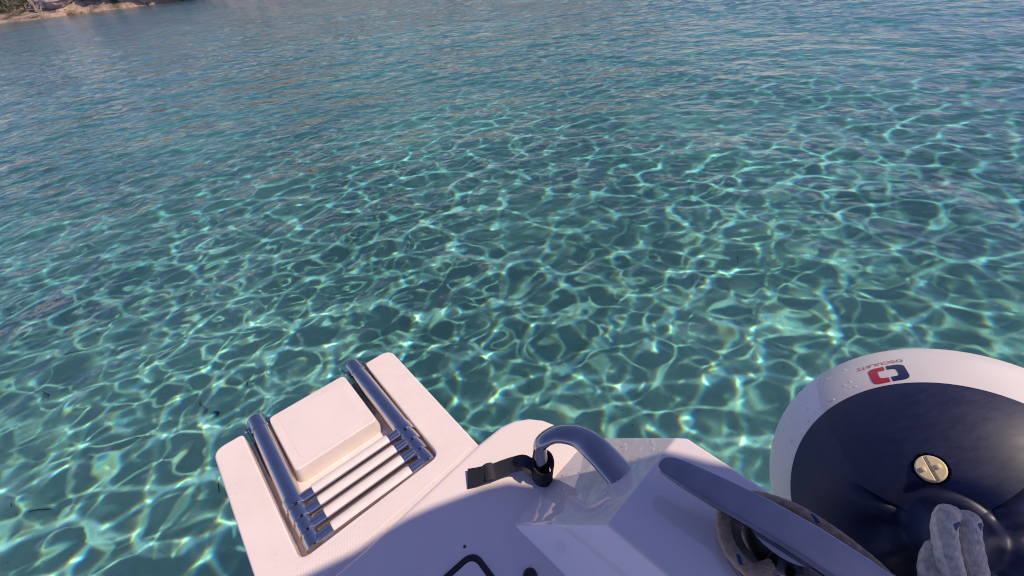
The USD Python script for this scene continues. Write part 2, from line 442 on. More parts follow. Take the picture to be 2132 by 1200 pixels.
# sand of the sea bed, with darker weedy patches further out
M['sand'] = mat('sea_bed_sand', {
    'g': ('geometry', {}), 'n1': ('noise_texture', {'scale': 0.28, 'detail': 5.0, 'roughness': 0.6}), 'n2': ('noise_texture', {'scale': 3.0, 'detail': 6.0, 'roughness': 0.65}),
    'n3': ('noise_texture', {'scale': 38.0, 'detail': 3.0}),
    'r1': ('rgb_ramp', {'ramp': [(0.38, (0.40, 0.46, 0.45)), (0.60, (0.74, 0.77, 0.72))]}),
    'r2': ('rgb_ramp', {'ramp': [(0.3, (0.72, 0.74, 0.74)), (0.7, (1, 1, 1))]}),
    'r3': ('rgb_ramp', {'ramp': [(0.24, (0.25, 0.25, 0.22)), (0.32, (1, 1, 1))]}),
    'm1': ('mix', {'mix_type': 'multiply', 'fac': 1.0}), 'm2': ('mix', {'mix_type': 'multiply', 'fac': 1.0}),
    'b': ('bump', {'strength': 0.6, 'distance': 0.03}), 'p': ('principled_bsdf', {'roughness': 0.95, 'specular_ior_level': 0.1})},
    [('g.position', 'n1.vector'), ('g.position', 'n2.vector'), ('g.position', 'n3.vector'), ('n1.fac', 'r1.fac'), ('n2.fac', 'r2.fac'), ('n3.fac', 'r3.fac'),
     ('r1.color', 'm1.color1'), ('r2.color', 'm1.color2'), ('m1.color', 'm2.color1'), ('r3.color', 'm2.color2'), ('m2.color', 'p.base_color'), ('n2.fac', 'b.height'), ('b.normal', 'p.normal')], 'p.BSDF')

# sea water: a precomputed caustic net is painted into the transmission of each surface vertex
TINT = np.array([0.30, 0.495, 0.54])
SUN_BOOST = np.array([1.52, 2.25, 2.08])  # gain that brightens the painted caustic lines
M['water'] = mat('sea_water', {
    'f': ('attribute', {'attribute': 'baked_caustics'}), 'col': ('attribute', {'attribute': 'column'}), 'c1': ('mix', {'mix_type': 'multiply', 'fac': 1.0}), 'c2': ('mix', {'mix_type': 'multiply', 'fac': 1.0}),
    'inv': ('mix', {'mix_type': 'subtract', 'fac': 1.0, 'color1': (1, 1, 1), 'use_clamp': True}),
    't1': ('mix', {'mix_type': 'multiply', 'fac': 1.0, 'color2': tuple(SUN_BOOST)}), 't2': ('mix', {'mix_type': 'multiply', 'fac': 1.0, 'color2': tuple(TINT)}),
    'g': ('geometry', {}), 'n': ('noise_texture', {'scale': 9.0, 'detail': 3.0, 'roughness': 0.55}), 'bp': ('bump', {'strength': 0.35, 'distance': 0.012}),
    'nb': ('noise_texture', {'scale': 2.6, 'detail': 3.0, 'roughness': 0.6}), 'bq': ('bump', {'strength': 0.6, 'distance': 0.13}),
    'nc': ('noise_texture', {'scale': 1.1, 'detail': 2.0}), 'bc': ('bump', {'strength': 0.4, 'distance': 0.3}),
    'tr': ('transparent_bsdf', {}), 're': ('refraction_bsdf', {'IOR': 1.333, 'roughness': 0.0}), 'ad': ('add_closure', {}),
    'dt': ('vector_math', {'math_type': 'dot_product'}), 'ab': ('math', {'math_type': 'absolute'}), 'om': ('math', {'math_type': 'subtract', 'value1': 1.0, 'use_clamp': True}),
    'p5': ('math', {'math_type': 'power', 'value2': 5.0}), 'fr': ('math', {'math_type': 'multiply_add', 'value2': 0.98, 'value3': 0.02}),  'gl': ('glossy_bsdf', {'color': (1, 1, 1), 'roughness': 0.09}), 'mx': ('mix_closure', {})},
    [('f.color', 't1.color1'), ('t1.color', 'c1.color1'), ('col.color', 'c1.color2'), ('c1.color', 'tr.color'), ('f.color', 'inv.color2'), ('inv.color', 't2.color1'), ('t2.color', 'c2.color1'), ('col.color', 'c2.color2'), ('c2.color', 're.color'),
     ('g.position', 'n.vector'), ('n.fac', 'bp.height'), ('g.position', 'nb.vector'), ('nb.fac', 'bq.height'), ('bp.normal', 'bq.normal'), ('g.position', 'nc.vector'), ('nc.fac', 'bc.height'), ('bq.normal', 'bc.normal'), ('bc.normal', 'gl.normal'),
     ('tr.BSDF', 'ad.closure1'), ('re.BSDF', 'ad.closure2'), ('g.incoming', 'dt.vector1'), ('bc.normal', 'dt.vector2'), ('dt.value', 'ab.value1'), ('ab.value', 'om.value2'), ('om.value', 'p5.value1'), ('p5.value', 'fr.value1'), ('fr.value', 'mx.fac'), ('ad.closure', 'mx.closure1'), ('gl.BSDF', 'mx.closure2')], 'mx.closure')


# ------------------------------------------------------------------ the sea: one rippled sheet
TILE = 16.0


def wave_tile(N=1536, seed=3, peak=.275, curv=2.1, wind=1.75, spread=.5):
    rng = np.random.default_rng(seed)
    k = 2 * PI * np.fft.fftfreq(N, TILE / N); kx, ky = np.meshgrid(k, k); K = np.hypot(kx, ky); K[0, 0] = 1
    lump = lambda lam, w: np.exp(-0.5 * (np.log(K * lam / (2 * PI)) / w) ** 2) / K
    A = lump(peak, .5) + 0.05 * lump(.10, .35) + 0.30 * lump(.5, .4) + 0.9 * lump(1.2, .4)
    A *= spread + (1 - spread) * np.cos(np.arctan2(ky, kx) - wind) ** 2
    A[K > 2 * PI / .055] = 0; A[0, 0] = 0
    h = np.fft.ifft2(A * np.exp(2j * PI * rng.random((N, N)))).real
    env = np.fft.ifft2(np.exp(-(K * 1.1) ** 2 / 8) * np.exp(2j * PI * rng.random((N, N)))).real     # gusts: livelier and calmer patches
    H = np.fft.fft2(h * np.clip(1 + 0.38 * env / env.std(), .35, 1.9))
    s = curv / np.fft.ifft2(-K ** 2 * H).real.std()
    return np.fft.ifft2(H).real * s, np.fft.ifft2(1j * kx * H).real * s, np.fft.ifft2(1j * ky * H).real * s


def caustic_tile(sx, sy, depth, M=2048, up=2, iors=(1.326, 1.333, 1.341)):
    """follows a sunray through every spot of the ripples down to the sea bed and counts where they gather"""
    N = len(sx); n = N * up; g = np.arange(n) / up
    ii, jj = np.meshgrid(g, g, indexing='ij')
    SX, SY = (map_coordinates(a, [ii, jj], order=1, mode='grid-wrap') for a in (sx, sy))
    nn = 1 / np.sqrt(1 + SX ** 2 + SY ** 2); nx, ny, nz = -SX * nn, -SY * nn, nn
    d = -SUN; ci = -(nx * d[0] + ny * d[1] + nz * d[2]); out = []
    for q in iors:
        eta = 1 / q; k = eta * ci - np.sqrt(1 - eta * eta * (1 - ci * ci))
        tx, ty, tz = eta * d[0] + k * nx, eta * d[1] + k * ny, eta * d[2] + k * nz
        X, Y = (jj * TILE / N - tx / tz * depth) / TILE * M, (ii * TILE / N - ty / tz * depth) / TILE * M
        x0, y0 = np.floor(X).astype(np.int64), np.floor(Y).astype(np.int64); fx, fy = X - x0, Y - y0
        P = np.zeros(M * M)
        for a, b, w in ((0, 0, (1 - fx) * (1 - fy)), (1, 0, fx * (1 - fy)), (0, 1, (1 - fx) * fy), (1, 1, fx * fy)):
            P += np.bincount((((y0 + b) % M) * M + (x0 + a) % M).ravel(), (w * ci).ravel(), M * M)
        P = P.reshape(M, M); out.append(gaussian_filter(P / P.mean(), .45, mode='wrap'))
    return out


def sample(levels, x, y, spacing, cell):
    """bilinear from a stack of ever more blurred tiles, the blur chosen by the spacing of the vertices"""
    want = np.clip(np.log2(np.maximum(spacing / cell, 1)), 0, len(levels) - 1.001)
    lo = np.floor(want).astype(int); out = np.zeros(x.shape); f = want - lo
    S = levels[0].shape[0]
    for j in range(len(levels)):
        w = np.where(lo == j, 1 - f, 0) + np.where(lo + 1 == j, f, 0)
        m = w > 0
        if m.any():
            out[m] += w[m] * map_coordinates(levels[j], [y[m] / TILE * S, x[m] / TILE * S], order=1, mode='grid-wrap')
    return out


FURTHER = 1.1                                 # how much deeper the bed lies some metres out


def offshore(X, Y):
    t = np.clip((np.hypot(X, Y) - 3.4) / 6.5, 0, 1)
    return t * t * (3 - 2 * t)


def build_sea():
    h, sx, sy = wave_tile()
    foc, deep = caustic_tile(sx, sy, -BED_Z), caustic_tile(sx, sy, -BED_Z + FURTHER)
    pyr = lambda a: [a] + [gaussian_filter(a, 2.0 ** (j + 1) * 0.5, mode='wrap') for j in range(5)]
    hp = pyr(h)
    fp, dp = ([pyr(np.clip(a * CAUSTIC_GAIN + CAUSTIC_BASE, 0.012, 1.0)) for a in maps] for maps in (foc, deep))
    fine = np.arange(-75, 75, 0.15)
    th = np.radians(np.concatenate([fine, np.arange(75, 285, 3.0)]))
    r, rs = 0.15, [0.15]
    while r < 600:
        r += max(.007, .0017 * r ** 1.5, 0.028 * r if r > 40 else 0); rs.append(r)
    rs = np.array(rs); dr = np.gradient(rs)
    R, T = np.meshgrid(rs, th, indexing='ij')
    DR = np.repeat(dr[:, None], len(th), 1)
    dth = np.abs(np.diff(np.append(th, th[0] + 2 * PI)))
    X, Y = R * np.sin(T), R * np.cos(T)
    space = np.maximum(DR, R * dth[None, :])
    calm = np.clip(1.2 - R / 200, 0.2, 1)
    Z = WATER_Z + sample(hp, X.ravel() % TILE, Y.ravel() % TILE, space.ravel(), TILE / 1536 * 3).reshape(X.shape) * calm
    # where the sunbeam that meets the bed at p crosses the surface
    px, py = X, Y
    for _ in range(3):
        D = -BED_Z + FURTHER * offshore(px, py)
        px, py = X - SUN[0] / SUN[2] * D, Y - SUN[1] / SUN[2] * D
    w = offshore(px, py).ravel()
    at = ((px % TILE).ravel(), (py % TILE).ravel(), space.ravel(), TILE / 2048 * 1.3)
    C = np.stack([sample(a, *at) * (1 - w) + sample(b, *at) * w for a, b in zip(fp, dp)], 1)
    calmer = (0.5 * w)[:, None]                # further out the painted net of light is blended towards its mean
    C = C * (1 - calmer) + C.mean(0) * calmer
    # the water column below each spot: deeper water swallows more of the red
    col = np.exp(-np.array([0.30, 0.085, 0.05]) * (FURTHER * offshore(X, Y).ravel() + 0.4 * np.clip((np.hypot(X, Y).ravel() - 12) / 10, 0, 2))[:, None])
    v = np.stack([X, Y, Z], -1).reshape(-1, 3)
    nr, nt = len(rs), len(th)
    idx = np.arange(nr * nt).reshape(nr, nt); nx = np.roll(idx, -1, 1)
    f = np.concatenate([np.stack([idx[:-1], nx[1:], nx[:-1]], -1).reshape(-1, 3), np.stack([idx[:-1], idx[1:], nx[1:]], -1).reshape(-1, 3)])
    hub = len(v)
    v = np.vstack([v, [0, 0, WATER_Z]]); C = np.vstack([C, C[:1]]); col = np.vstack([col, col[:1]])
    f = np.vstack([f, np.stack([np.full(nt, hub), idx[0], nx[0]], 1)])
    n = np.zeros_like(v); fn = np.cross(v[f[:, 1]] - v[f[:, 0]], v[f[:, 2]] - v[f[:, 0]])
    if fn[:, 2].sum() < 0:
        f = f[:, ::-1]; fn = -fn
    for k in range(3):
        for c in range(3):
            n[:, c] += np.bincount(f[:, k], fn[:, c], len(v))
    n /= np.linalg.norm(n, axis=1, keepdims=True)
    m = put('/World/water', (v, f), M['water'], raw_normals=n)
    pv = UsdGeom.PrimvarsAPI(m).CreatePrimvar('baked_caustics', Sdf.ValueTypeNames.Color3fArray, 'vertex')
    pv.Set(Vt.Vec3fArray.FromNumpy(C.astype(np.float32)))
    pv = UsdGeom.PrimvarsAPI(m).CreatePrimvar('column', Sdf.ValueTypeNames.Color3fArray, 'vertex')
    pv.Set(Vt.Vec3fArray.FromNumpy(col.astype(np.float32)))
    say(m.GetPrim(), kind='structure')


CAUSTIC_GAIN, CAUSTIC_BASE = 0.20, -0.078
build_sea()

# sea bed and, far off to the left, the shore: one sheet of terrain each
def shoreline(x):
    return 46.6 - 0.012 * (x + 31) + 0.9 * np.sin(x * 0.23 + 1.0) + 0.35 * np.sin(x * 0.9) + np.where(x > -24, 0.55 * (x + 24), 0)


def grid_mesh(xs, ys, zf):
    X, Y = np.meshgrid(xs, ys); Z = zf(X, Y)
    v = np.stack([X, Y, Z], -1).reshape(-1, 3); i = np.arange(len(v)).reshape(X.shape)
    return v, np.concatenate([np.stack([i[:-1, :-1], i[:-1, 1:], i[1:, 1:]], -1).reshape(-1, 3), np.stack([i[:-1, :-1], i[1:, 1:], i[1:, :-1]], -1).reshape(-1, 3)])


def noise2(X, Y, s, octaves=4, seed=0):
    return meshkit.fbm(np.stack([X * s, Y * s, np.zeros_like(X) + seed * 7.3], -1), octaves, seed) - 0.5


def bed_height(X, Y):
    d = shoreline(X) - Y                      # metres out from the shore
    deep = BED_Z - FURTHER * offshore(X, Y) - 0.6 * np.clip((np.hypot(X, Y) - 12) / 25, 0, 1)
    return np.where(d < 14, np.maximum(deep, -0.17 * d - 0.25), deep) + 0.10 * noise2(X, Y, 0.5) - np.clip(-d, 0, 3) * 1.0


seg = np.concatenate([np.linspace(-600, -70, 14)[:-1], np.linspace(-70, -8, 60)[:-1], np.linspace(-8, 10, 70)[:-1], np.linspace(10, 60, 30)[:-1], np.linspace(60, 600, 14)])
seg_y = np.concatenate([np.linspace(-600, -10, 12)[:-1], np.linspace(-10, 14, 80)[:-1], np.linspace(14, 60, 60)[:-1], np.linspace(60, 600, 14)])
single('sea_bed', grid_mesh(seg, seg_y, bed_height), M['sand'], kind='structure', angle=80)


def land_height(X, Y):
    d = Y - shoreline(X)
    lump = noise2(X, Y, 0.35, 5, 3); fine = noise2(X, Y, 1.6, 4, 5)
    rocky = np.clip((X + 37) / 4, 0, 1) * np.clip(d / 1.5, 0, 1)
    z = -0.5 + np.where(d < 0, 0.25 * d, 0) + 0.5 * np.clip(d / 1.0, 0, 1) + 0.16 * np.clip(d, 0, 6) + 0.22 * np.clip(d - 4, 0, 7) + 0.01 * np.clip(d - 11, 0, 60)
    return z + rocky * (0.5 * np.clip(d, 0, 2.5) * (0.6 + 1.2 * lump) + 0.45 * fine) + 0.25 * fine * np.clip(d / 4, 0, 1)


M['land'] = mat('shore_ground', {
    'g': ('geometry', {}), 's': ('separate_xyz', {}), 'n1': ('noise_texture', {'scale': 0.55, 'detail': 6.0, 'roughness': 0.65}), 'n2': ('noise_texture', {'scale': 3.2, 'detail': 5.0, 'roughness': 0.7}),
    'zz': ('math', {'math_type': 'multiply', 'value2': 0.12}), 'hz': ('math', {'math_type': 'add'}),
    'r': ('rgb_ramp', {'ramp': [(0.30, (0.12, 0.10, 0.06)), (0.40, (0.17, 0.13, 0.08)), (0.46, (0.62, 0.47, 0.34)), (0.55, (0.50, 0.38, 0.32)), (0.62, (0.26, 0.21, 0.17)), (0.70, (0.07, 0.085, 0.05))]}),
    'r2': ('rgb_ramp', {'ramp': [(0.3, (0.55, 0.5, 0.5)), (0.65, (1, 1, 1))]}), 'm': ('mix', {'mix_type': 'multiply', 'fac': 1.0}),
    'b': ('bump', {'strength': 0.8, 'distance': 0.15}), 'p': ('principled_bsdf', {'roughness': 0.95, 'specular_ior_level': 0.2})},
    [('g.position', 's.vector'), ('g.position', 'n1.vector'), ('g.position', 'n2.vector'), ('s.z', 'zz.value1'), ('zz.value', 'hz.value1'), ('n1.fac', 'hz.value2'), ('hz.value', 'r.fac'),
     ('n2.fac', 'r2.fac'), ('r.color', 'm.color1'), ('r2.color', 'm.color2'), ('m.color', 'p.base_color'), ('n2.fac', 'b.height'), ('b.normal', 'p.normal')], 'p.BSDF')
xs = np.concatenate([np.linspace(-160, -46, 40)[:-1], np.linspace(-46, -16, 170)[:-1], np.linspace(-16, 30, 40)])
ds = np.concatenate([np.linspace(-2, 12, 90)[:-1], np.linspace(12, 70, 30)])
Xg, Dg = np.meshgrid(xs, ds)
Yg = shoreline(Xg) + Dg
v = np.stack([Xg, Yg, land_height(Xg, Yg)], -1).reshape(-1, 3); ii = np.arange(len(v)).reshape(Xg.shape)
single('beach', (v, np.concatenate([np.stack([ii[:-1, :-1], ii[:-1, 1:], ii[1:, 1:]], -1).reshape(-1, 3), np.stack([ii[:-1, :-1], ii[1:, 1:], ii[1:, :-1]], -1).reshape(-1, 3)])),
       M['land'], kind='structure', angle=60)

# ------------------------------------------------------------------ the boat
boat = Thing('boat', B(0, 0, -0.35), 'white gelcoat stern of a motor boat with swim platform, ladder, handle and cleat', 'boat')
stern = [(0.140, .587), (0.276, .602), (0.347, .604), (0.383, .594), (0.414, .574), (0.436, .546), (0.450, .510), (0.460, .472), (0.472, .409), (0.484, .25), (0.492, -0.1), (0.50, -1.9)]
hull_outline = [(-1.75, -1.9), (-1.75, 0.42), (-1.60, 0.50), (-1.2, 0.535), (-0.5, 0.548), (-0.031, .568)] + stern
hull_ring = rounded(hull_outline[::-1], [0] * len(hull_outline))
boat.part('hull', slab(hull_ring, -0.55, DECK, r=0.014, steps=5, draft=-0.10), M['gelcoat'], angle=40)

# swim platform: a tray whose U-shaped recess takes the folded ladder
floor_o = rounded([(-0.226, 0.50), (0.280, 0.50), (0.280, 1.066), (-0.226, 1.066)], [0, 0, .03, .03])
plat_floor = slab(floor_o, 0.10, 0.226, r=0.004)
rim_o = rounded([(-0.2265, 0.50), (0.2805, 0.50), (0.2805, 1.067), (0.197, 1.067), (0.194, 0.652), (-0.144, 0.646), (-0.152, 1.067), (-0.2265, 1.067)],
                [0, 0, .032, .012, .022, .022, .012, .032])
plat_rim = slab(rim_o, 0.205, PLAT, r=0.005, steps=4)
boat.part('swim_platform', join(plat_floor, plat_rim), M['gelcoat_matt'], angle=40)
pad_o = rounded([(-0.083, 0.855), (0.131, 0.853), (0.131, 1.070), (-0.086, 1.070)], [.012, .012, .016, .016])
pad = boat.part('step_pad', slab(pad_o, 0.222, PLAT, r=0.004, draft=0.008), M['gelcoat_matt'], angle=40)
grip_o = rounded([(-0.060, 0.876), (0.108, 0.875), (0.112, 1.040), (-0.064, 1.042)], 0.02)
boat.part('tread_panel', slab(grip_o, PLAT - .001, PLAT + 0.0006, r=0.0003, steps=2, bottom=False), M['tread'], angle=30, under=pad)
band_o = rounded([(-0.205, 0.575), (0.266, 0.612), (0.262, 0.643), (-0.200, 0.634)], 0.012)
boat.part('tread_band', slab(band_o, PLAT - 0.002, PLAT + 0.0012, r=0.001, steps=2, bottom=False), M['tread_band'], angle=30)

# folded telescopic ladder
ladder = boat.holder('boarding_ladder', 'polished steel telescopic ladder folded into the platform')
Z0 = 0.262
for side, a, inward in (('l', -0.112, 1), ('r', 0.169, -1)):
    bs, rr = [], []
    for b, r in ((1.050, .0222), (0.775, .0222)):
        bs.append(B(a, b, Z0)); rr.append(r)
    boat.part('side_tube', tube(bs, rr, 28), M['steel'], under=ladder)
    boat.part('end_cap', tube([B(a, b, Z0) for b in (1.046, 1.049, 1.090, 1.094, 1.094, 1.074)], [.0232, .0244, .0244, .0232, .0200, .0195], 28, cap=True), M['steel'], under=ladder, angle=25)
    for k, (b0, b1, rc, rt) in enumerate(((0.792, 0.762, .0245, .0200), (0.756, 0.728, .0222, .0180), (0.722, 0.694, .0200, .0160), (0.688, 0.655, .0180, .0180))):
        boat.part('collar', tube([B(a, b, Z0 - 0.002 * k) for b in (b0, b0 - .002, b1 + .002, b1)], [rc - .002, rc, rc, rc - .0015], 26), M['steel'], under=ladder, angle=25)
        if k < 3:
            boat.part('inner_tube', tube([B(a, b, Z0 - 0.002 * k) for b in (b1 + .004, b1 - .012)], rt, 24, cap=False), M['steel'], under=ladder)
    for s in (-1, 1):      # hinge plates either side of the tube, with their pin
        pl = rounded([(0.905, 0.228), (1.078, 0.228), (1.088, 0.250), (1.078, 0.272), (1.045, 0.268), (0.915, 0.244)], 0.008)
        q = []
        m = slab(pl, 0, 0.0025, r=0.0008, steps=2, world=False)
        vv = a * E1 + s * 0.0272 * E1 - 0.00125 * E1 + m[0][:, 2:3] * E1 + m[0][:, :1] * E2 + m[0][:, 1:2] * UPZ
        boat.part('hinge_plate', (vv, m[1]), M['steel_worn'], under=ladder)
        boat.part('hinge_bolt', join(tube([B(a + s * x, 1.070, Z0 + 0.004) for x in (.024, .0325, .0345)], [.0050, .0050, .0035], 6), ), M['steel'], under=ladder, angle=20)
for k, b in enumerate((0.776, 0.741, 0.706, 0.669)):
    z = Z0 + 0.004 - 0.003 * k
    rung = boat.part('rung', tube([B(x, b, z) for x in (-0.100, 0.157)], .0142, 22), M['steel'], under=ladder)
    sl = [(-0.068, .0128), (-0.0665, .0134), (0.1235, .0134), (0.125, .0128)]
    # a shaped non-slip sleeve over the upper, outer side of the rung
    arc = np.linspace(math.radians(30), math.radians(142), 12); vs = []; fs = []
    for j, (x, r) in enumerate(((-0.068, .0142), (-0.066, .0160), (0.123, .0160), (0.125, .0142))):
        for t in arc:
            vs.append(B(x, b + r * math.cos(t), z + r * math.sin(t)))
    for j in range(3):
        for t in range(11):
            p = j * 12 + t
            fs += [(p, p + 1, p + 13), (p, p + 13, p + 12)]
    vs = np.array(vs); fs = np.array(fs)
    nrm = np.cross(vs[fs[20, 1]] - vs[fs[20, 0]], vs[fs[20, 2]] - vs[fs[20, 0]])
    if nrm[2] < 0:
        fs = fs[:, ::-1]
    boat.part('rung_grip', (vs, fs), M['grip'], under=ladder, angle=50)

# raised coaming with its sloping, glossy inner faces
import manifold3d as m3
ball = m3.Manifold.sphere(1.0, 48)


def round_hull(points, r):
    return m3.Manifold.batch_hull([ball.scale([q] * 3).translate(list(map(float, p))) for p, q in zip(points, r if np.ndim(r) else [r] * len(points))])


rc = 0.010
low, high = DECK - 0.02, GUNWALE - rc
cm = [B(0.472, 0.436, low), B(0.222, 0.406, low), B(0.232, 0.290, low), B(0.408, -1.9, low), B(0.500, -1.9, low),
      B(0.492, 0.232, high), B(0.503, 0.220, high), B(0.294, 0.216, high), B(0.303, 0.100, high), B(0.463, -1.9, high), B(0.54, -1.9, high), B(0.517, -0.1, high),
      B(0.47, -0.1, 0.05), B(0.47, -1.9, 0.05), B(0.46, 0.24, 0.05)]
boat.part('coaming', round_hull(cm, rc), M['gelcoat_wet'], angle=24)

# hatch with black seal, a drain plug and a knob
ha = [(-0.46, -0.30), (0.131, -0.30), (0.131, 0.416), (-0.46, 0.416)]
hb = [(x + s, y + t) for (x, y), s, t in zip(ha, (.011, -.011, -.011, .011), (.011, .011, -.011, -.011))]
seal = boat.part('hatch_seal', slab(rounded(ha, .030, 10), DECK - 0.004, DECK + 0.0035, r=0.002, holes=[rounded(hb, .020, 10)], steps=2), M['rubber'])
boat.part('hatch_lid', slab(rounded([(x + s, y + t) for (x, y), s, t in zip(hb, (.001, -.001, -.001, .001), (.001, .001, -.001, -.001))], .019, 10), DECK - 0.003, DECK + 0.005, r=0.004), M['gelcoat'])
boat.part('drain_plug', disc(B(0.119, 0.432, DECK - 0.001), UPZ, .0032, .0028, .0035, 14, .001), M['speck'])
boat.part('latch_knob', disc(B(0.180, 0.306, DECK - 0.002), UPZ, .014, .0125, .012, 24, .003), M['rubber'])

# bent grab handle: a flattened polished bar from the deck over to the coaming
hp = smooth_path([B(.336, .437, DECK - .004), B(.337, .440, .330), B(.340, .446, .356), B(.350, .448, .380), B(.377, .428, .402), B(.396, .386, .418), B(.393, .335, .429), B(.388, .280, .424), B(.384, .262, .421)], 80)
s = np.linspace(0, 1, len(hp))
wide = np.interp(s, [0, .28, .45, .7, 1], [1.0, 1.0, 1.35, 1.75, 1.85]); tall = np.interp(s, [0, .28, .45, 1], [1.0, 1.0, .85, .8])
hd = boat.part('grab_handle', tube(hp, 0.0152, 32, flat=np.stack([wide, tall], 1), hint=B(-1, 0.6, 0)), M['steel_dark'], angle=40)

# stainless mooring cleat: long tapered horn on a stem and a round base
cl = boat.holder('mooring_cleat', 'large flat stainless cleat on the coaming')
ca = lambda b: float(np.interp(b, [-.3, -.04, .04, .21], [.452, .446, .437, .402]))
bb = np.array([0.209, 0.206, 0.198, 0.184, 0.158, 0.12, 0.06, 0.0, -0.06, -0.13, -0.19, -0.235, -0.262, -0.272])
ww = np.array([.006, .013, .0185, .0215, .0240, .0262, .0280, .0285, .0280, .0262, .0235, .020, .014, .006])
tt = np.array([.004, .0055, .0065, .0075, .009, .0115, .0135, .0140, .0135, .0115, .009, .0075, .006, .004])
top = 0.540
vs, fs = [], []
prof = [(-1, -.55), (-.93, -.12), (-.80, 0), (-.3, .035), (.3, .035), (.80, 0), (.93, -.12), (1, -.55), (.93, -1.1), (.6, -1.75), (0, -2.0), (-.6, -1.75), (-.93, -1.1)]
for b, w, t in zip(bb, ww, tt):
    for x, y in prof:
        vs.append(B(ca(b) + x * w, b, top + y * t - 0.012 * ((b - 0.0) / 0.25) ** 2))
k = len(prof)
for j in range(len(bb) - 1):
    for i in range(k):
        a0, a1, b0, b1 = j * k + i, j * k + (i + 1) % k, (j + 1) * k + i, (j + 1) * k + (i + 1) % k
        fs += [(a0, b1, a1), (a0, b0, b1)]
vs.append(np.mean(vs[:k], 0)); vs.append(np.mean(vs[(len(bb) - 1) * k:len(bb) * k], 0))
for i in range(k):
    fs += [(len(bb) * k, i, (i + 1) % k), (len(bb) * k + 1, (len(bb) - 1) * k + (i + 1) % k, (len(bb) - 1) * k + i)]
horn = (np.array(vs), np.array(fs))
sgn = trimesh.Trimesh(*horn, process=False).volume
if sgn < 0:
    horn = (horn[0], horn[1][:, ::-1])
boat.part('horn', horn, M['steel_worn'], under=cl, angle=32)
cb = B(0.432, 0.03, GUNWALE)
boat.part('stem', tube([cb + UPZ * z for z in (0.004, .012, .03, .05, .058)], [.034, .028, .024, .027, .034], 28, flat=(1.0, 1.5), hint=E2), M['steel_worn'], under=cl)
boat.part('base_plate', tube([cb + UPZ * z for z in (-.002, .004, .0065, .0075)], [.069, .069, .067, .060], 48), M['steel_dull'], under=cl, angle=30)

# beads of water on the glossy inner face
rng = np.random.default_rng(11)
P1, P2, P3, P4 = B(.479, .440, DECK), B(.214, .409, DECK), B(.286, .222, GUNWALE), B(.501, .238, GUNWALE)
nf = unit(np.cross(P2 - P1, P4 - P1)); nf = nf if nf[2] > 0 else -nf
pts = []
for _ in range(130):
    u, w = rng.uniform(.04, .96), rng.uniform(.08, .95)
    q = (P1 * (1 - u) + P2 * u) * (1 - w) + (P4 * (1 - u) + P3 * u) * w
    pts.append(q)
boat.part('water_drops', drops(pts, [nf] * len(pts), rng.gamma(1.8, .00045, len(pts)) + .0005), M['drop'], kind='stuff', angle=60)

# ------------------------------------------------------------------ black strap round the handle's foot
foot = B(.337, .439, DECK)
strap = Thing('webbing_strap', B(.30, .49, DECK), 'black webbing strap with buckle wrapped round the foot of the grab handle', 'strap')
ang = np.linspace(0, 2 * PI * 1.02, 40)
lp = [foot + (0.0235 + 0.003 * np.sin(2 * t)) * (np.cos(t) * E1 + 1.15 * np.sin(t) * E2) + UPZ * (0.024 + 0.003 * np.sin(t + 1)) for t in ang]
strap.part('loop', ribbon(lp, 0.040, 0.003, unit(UPZ + 0.18 * E1)), M['webbing'], angle=50)
tail = smooth_path([foot + B(-.020, .004, .030), B(.312, .470, .318), B(.296, .490, .306), B(.276, .502, .301), B(.257, .510, .299), B(.240, .517, .302), B(.224, .527, .297), B(.206, .541, .291)], 40)
strap.part('tail', ribbon(tail, np.interp(np.linspace(0, 1, len(tail)), [0, .7, 1], [.034, .036, .044]), 0.0022, unit(E2 * 0.75 + E1 * 0.5 + UPZ * 0.12)), M['webbing'], angle=50)
fold = smooth_path([B(.256, .5105, .3005), B(.250, .5135, .3035), B(.243, .5165, .3045), B(.238, .519, .3025)], 12)
strap.part('buckle', ribbon(fold, .040, .004, unit(E2 * 0.75 + E1 * 0.5)), M['rubber'], angle=40)

# ------------------------------------------------------------------ the round fender
FC, FR = np.array([0.7575, 0.3978, 0.300]), 0.28
AX = unit([-0.6107, -0.4768, 0.6322])           # pole of the navy end
fx = unit(np.cross(UPZ, AX)); fy = np.cross(AX, fx)
CAP = math.acos(0.642)


def on_ball(theta, phi, r=FR):
    st = np.sin(theta)
    return FC + np.asarray(r)[..., None] * (np.cos(theta)[..., None] * AX + (st * np.cos(phi))[..., None] * fx + (st * np.sin(phi))[..., None] * fy)


def zone(t0, t1, rows, cols, radius, pole=True):
    th = np.linspace(t0, t1, rows); ph = np.linspace(0, 2 * PI, cols, endpoint=False)
    T, P = np.meshgrid(th, ph, indexing='ij')
    v = on_ball(T, P, radius(T, P)).reshape(-1, 3); i = np.arange(len(v)).reshape(T.shape); j = np.roll(i, -1, 1)
    return v, np.concatenate([np.stack([i[:-1], i[1:], j[1:]], -1).reshape(-1, 3), np.stack([i[:-1], j[1:], j[:-1]], -1).reshape(-1, 3)])


fender = Thing('fender', FC - UPZ * FR, 'big round white fender with a navy end and red and navy logo beside the hull', 'fender')
body = fender.part('body', zone(CAP - 0.03, PI, 70, 120, lambda T, P: np.full(T.shape, FR)), M['fender_white'], angle=60)


def ray(u, v):
    """the viewing ray through a pixel of the photograph, used to measure where things sit"""
    c = np.array([u - 1066.0, -(v - 600.0), -950.0])
    return unit(c[0] * right + c[1] * up - c[2] * fwd)


def hit_ball(u, v, R=FR):
    d = ray(u, v); b = d @ (FC - EYE)
    return EYE + d * (b - math.sqrt(max(b * b - ((FC - EYE) @ (FC - EYE) - R * R), 0)))


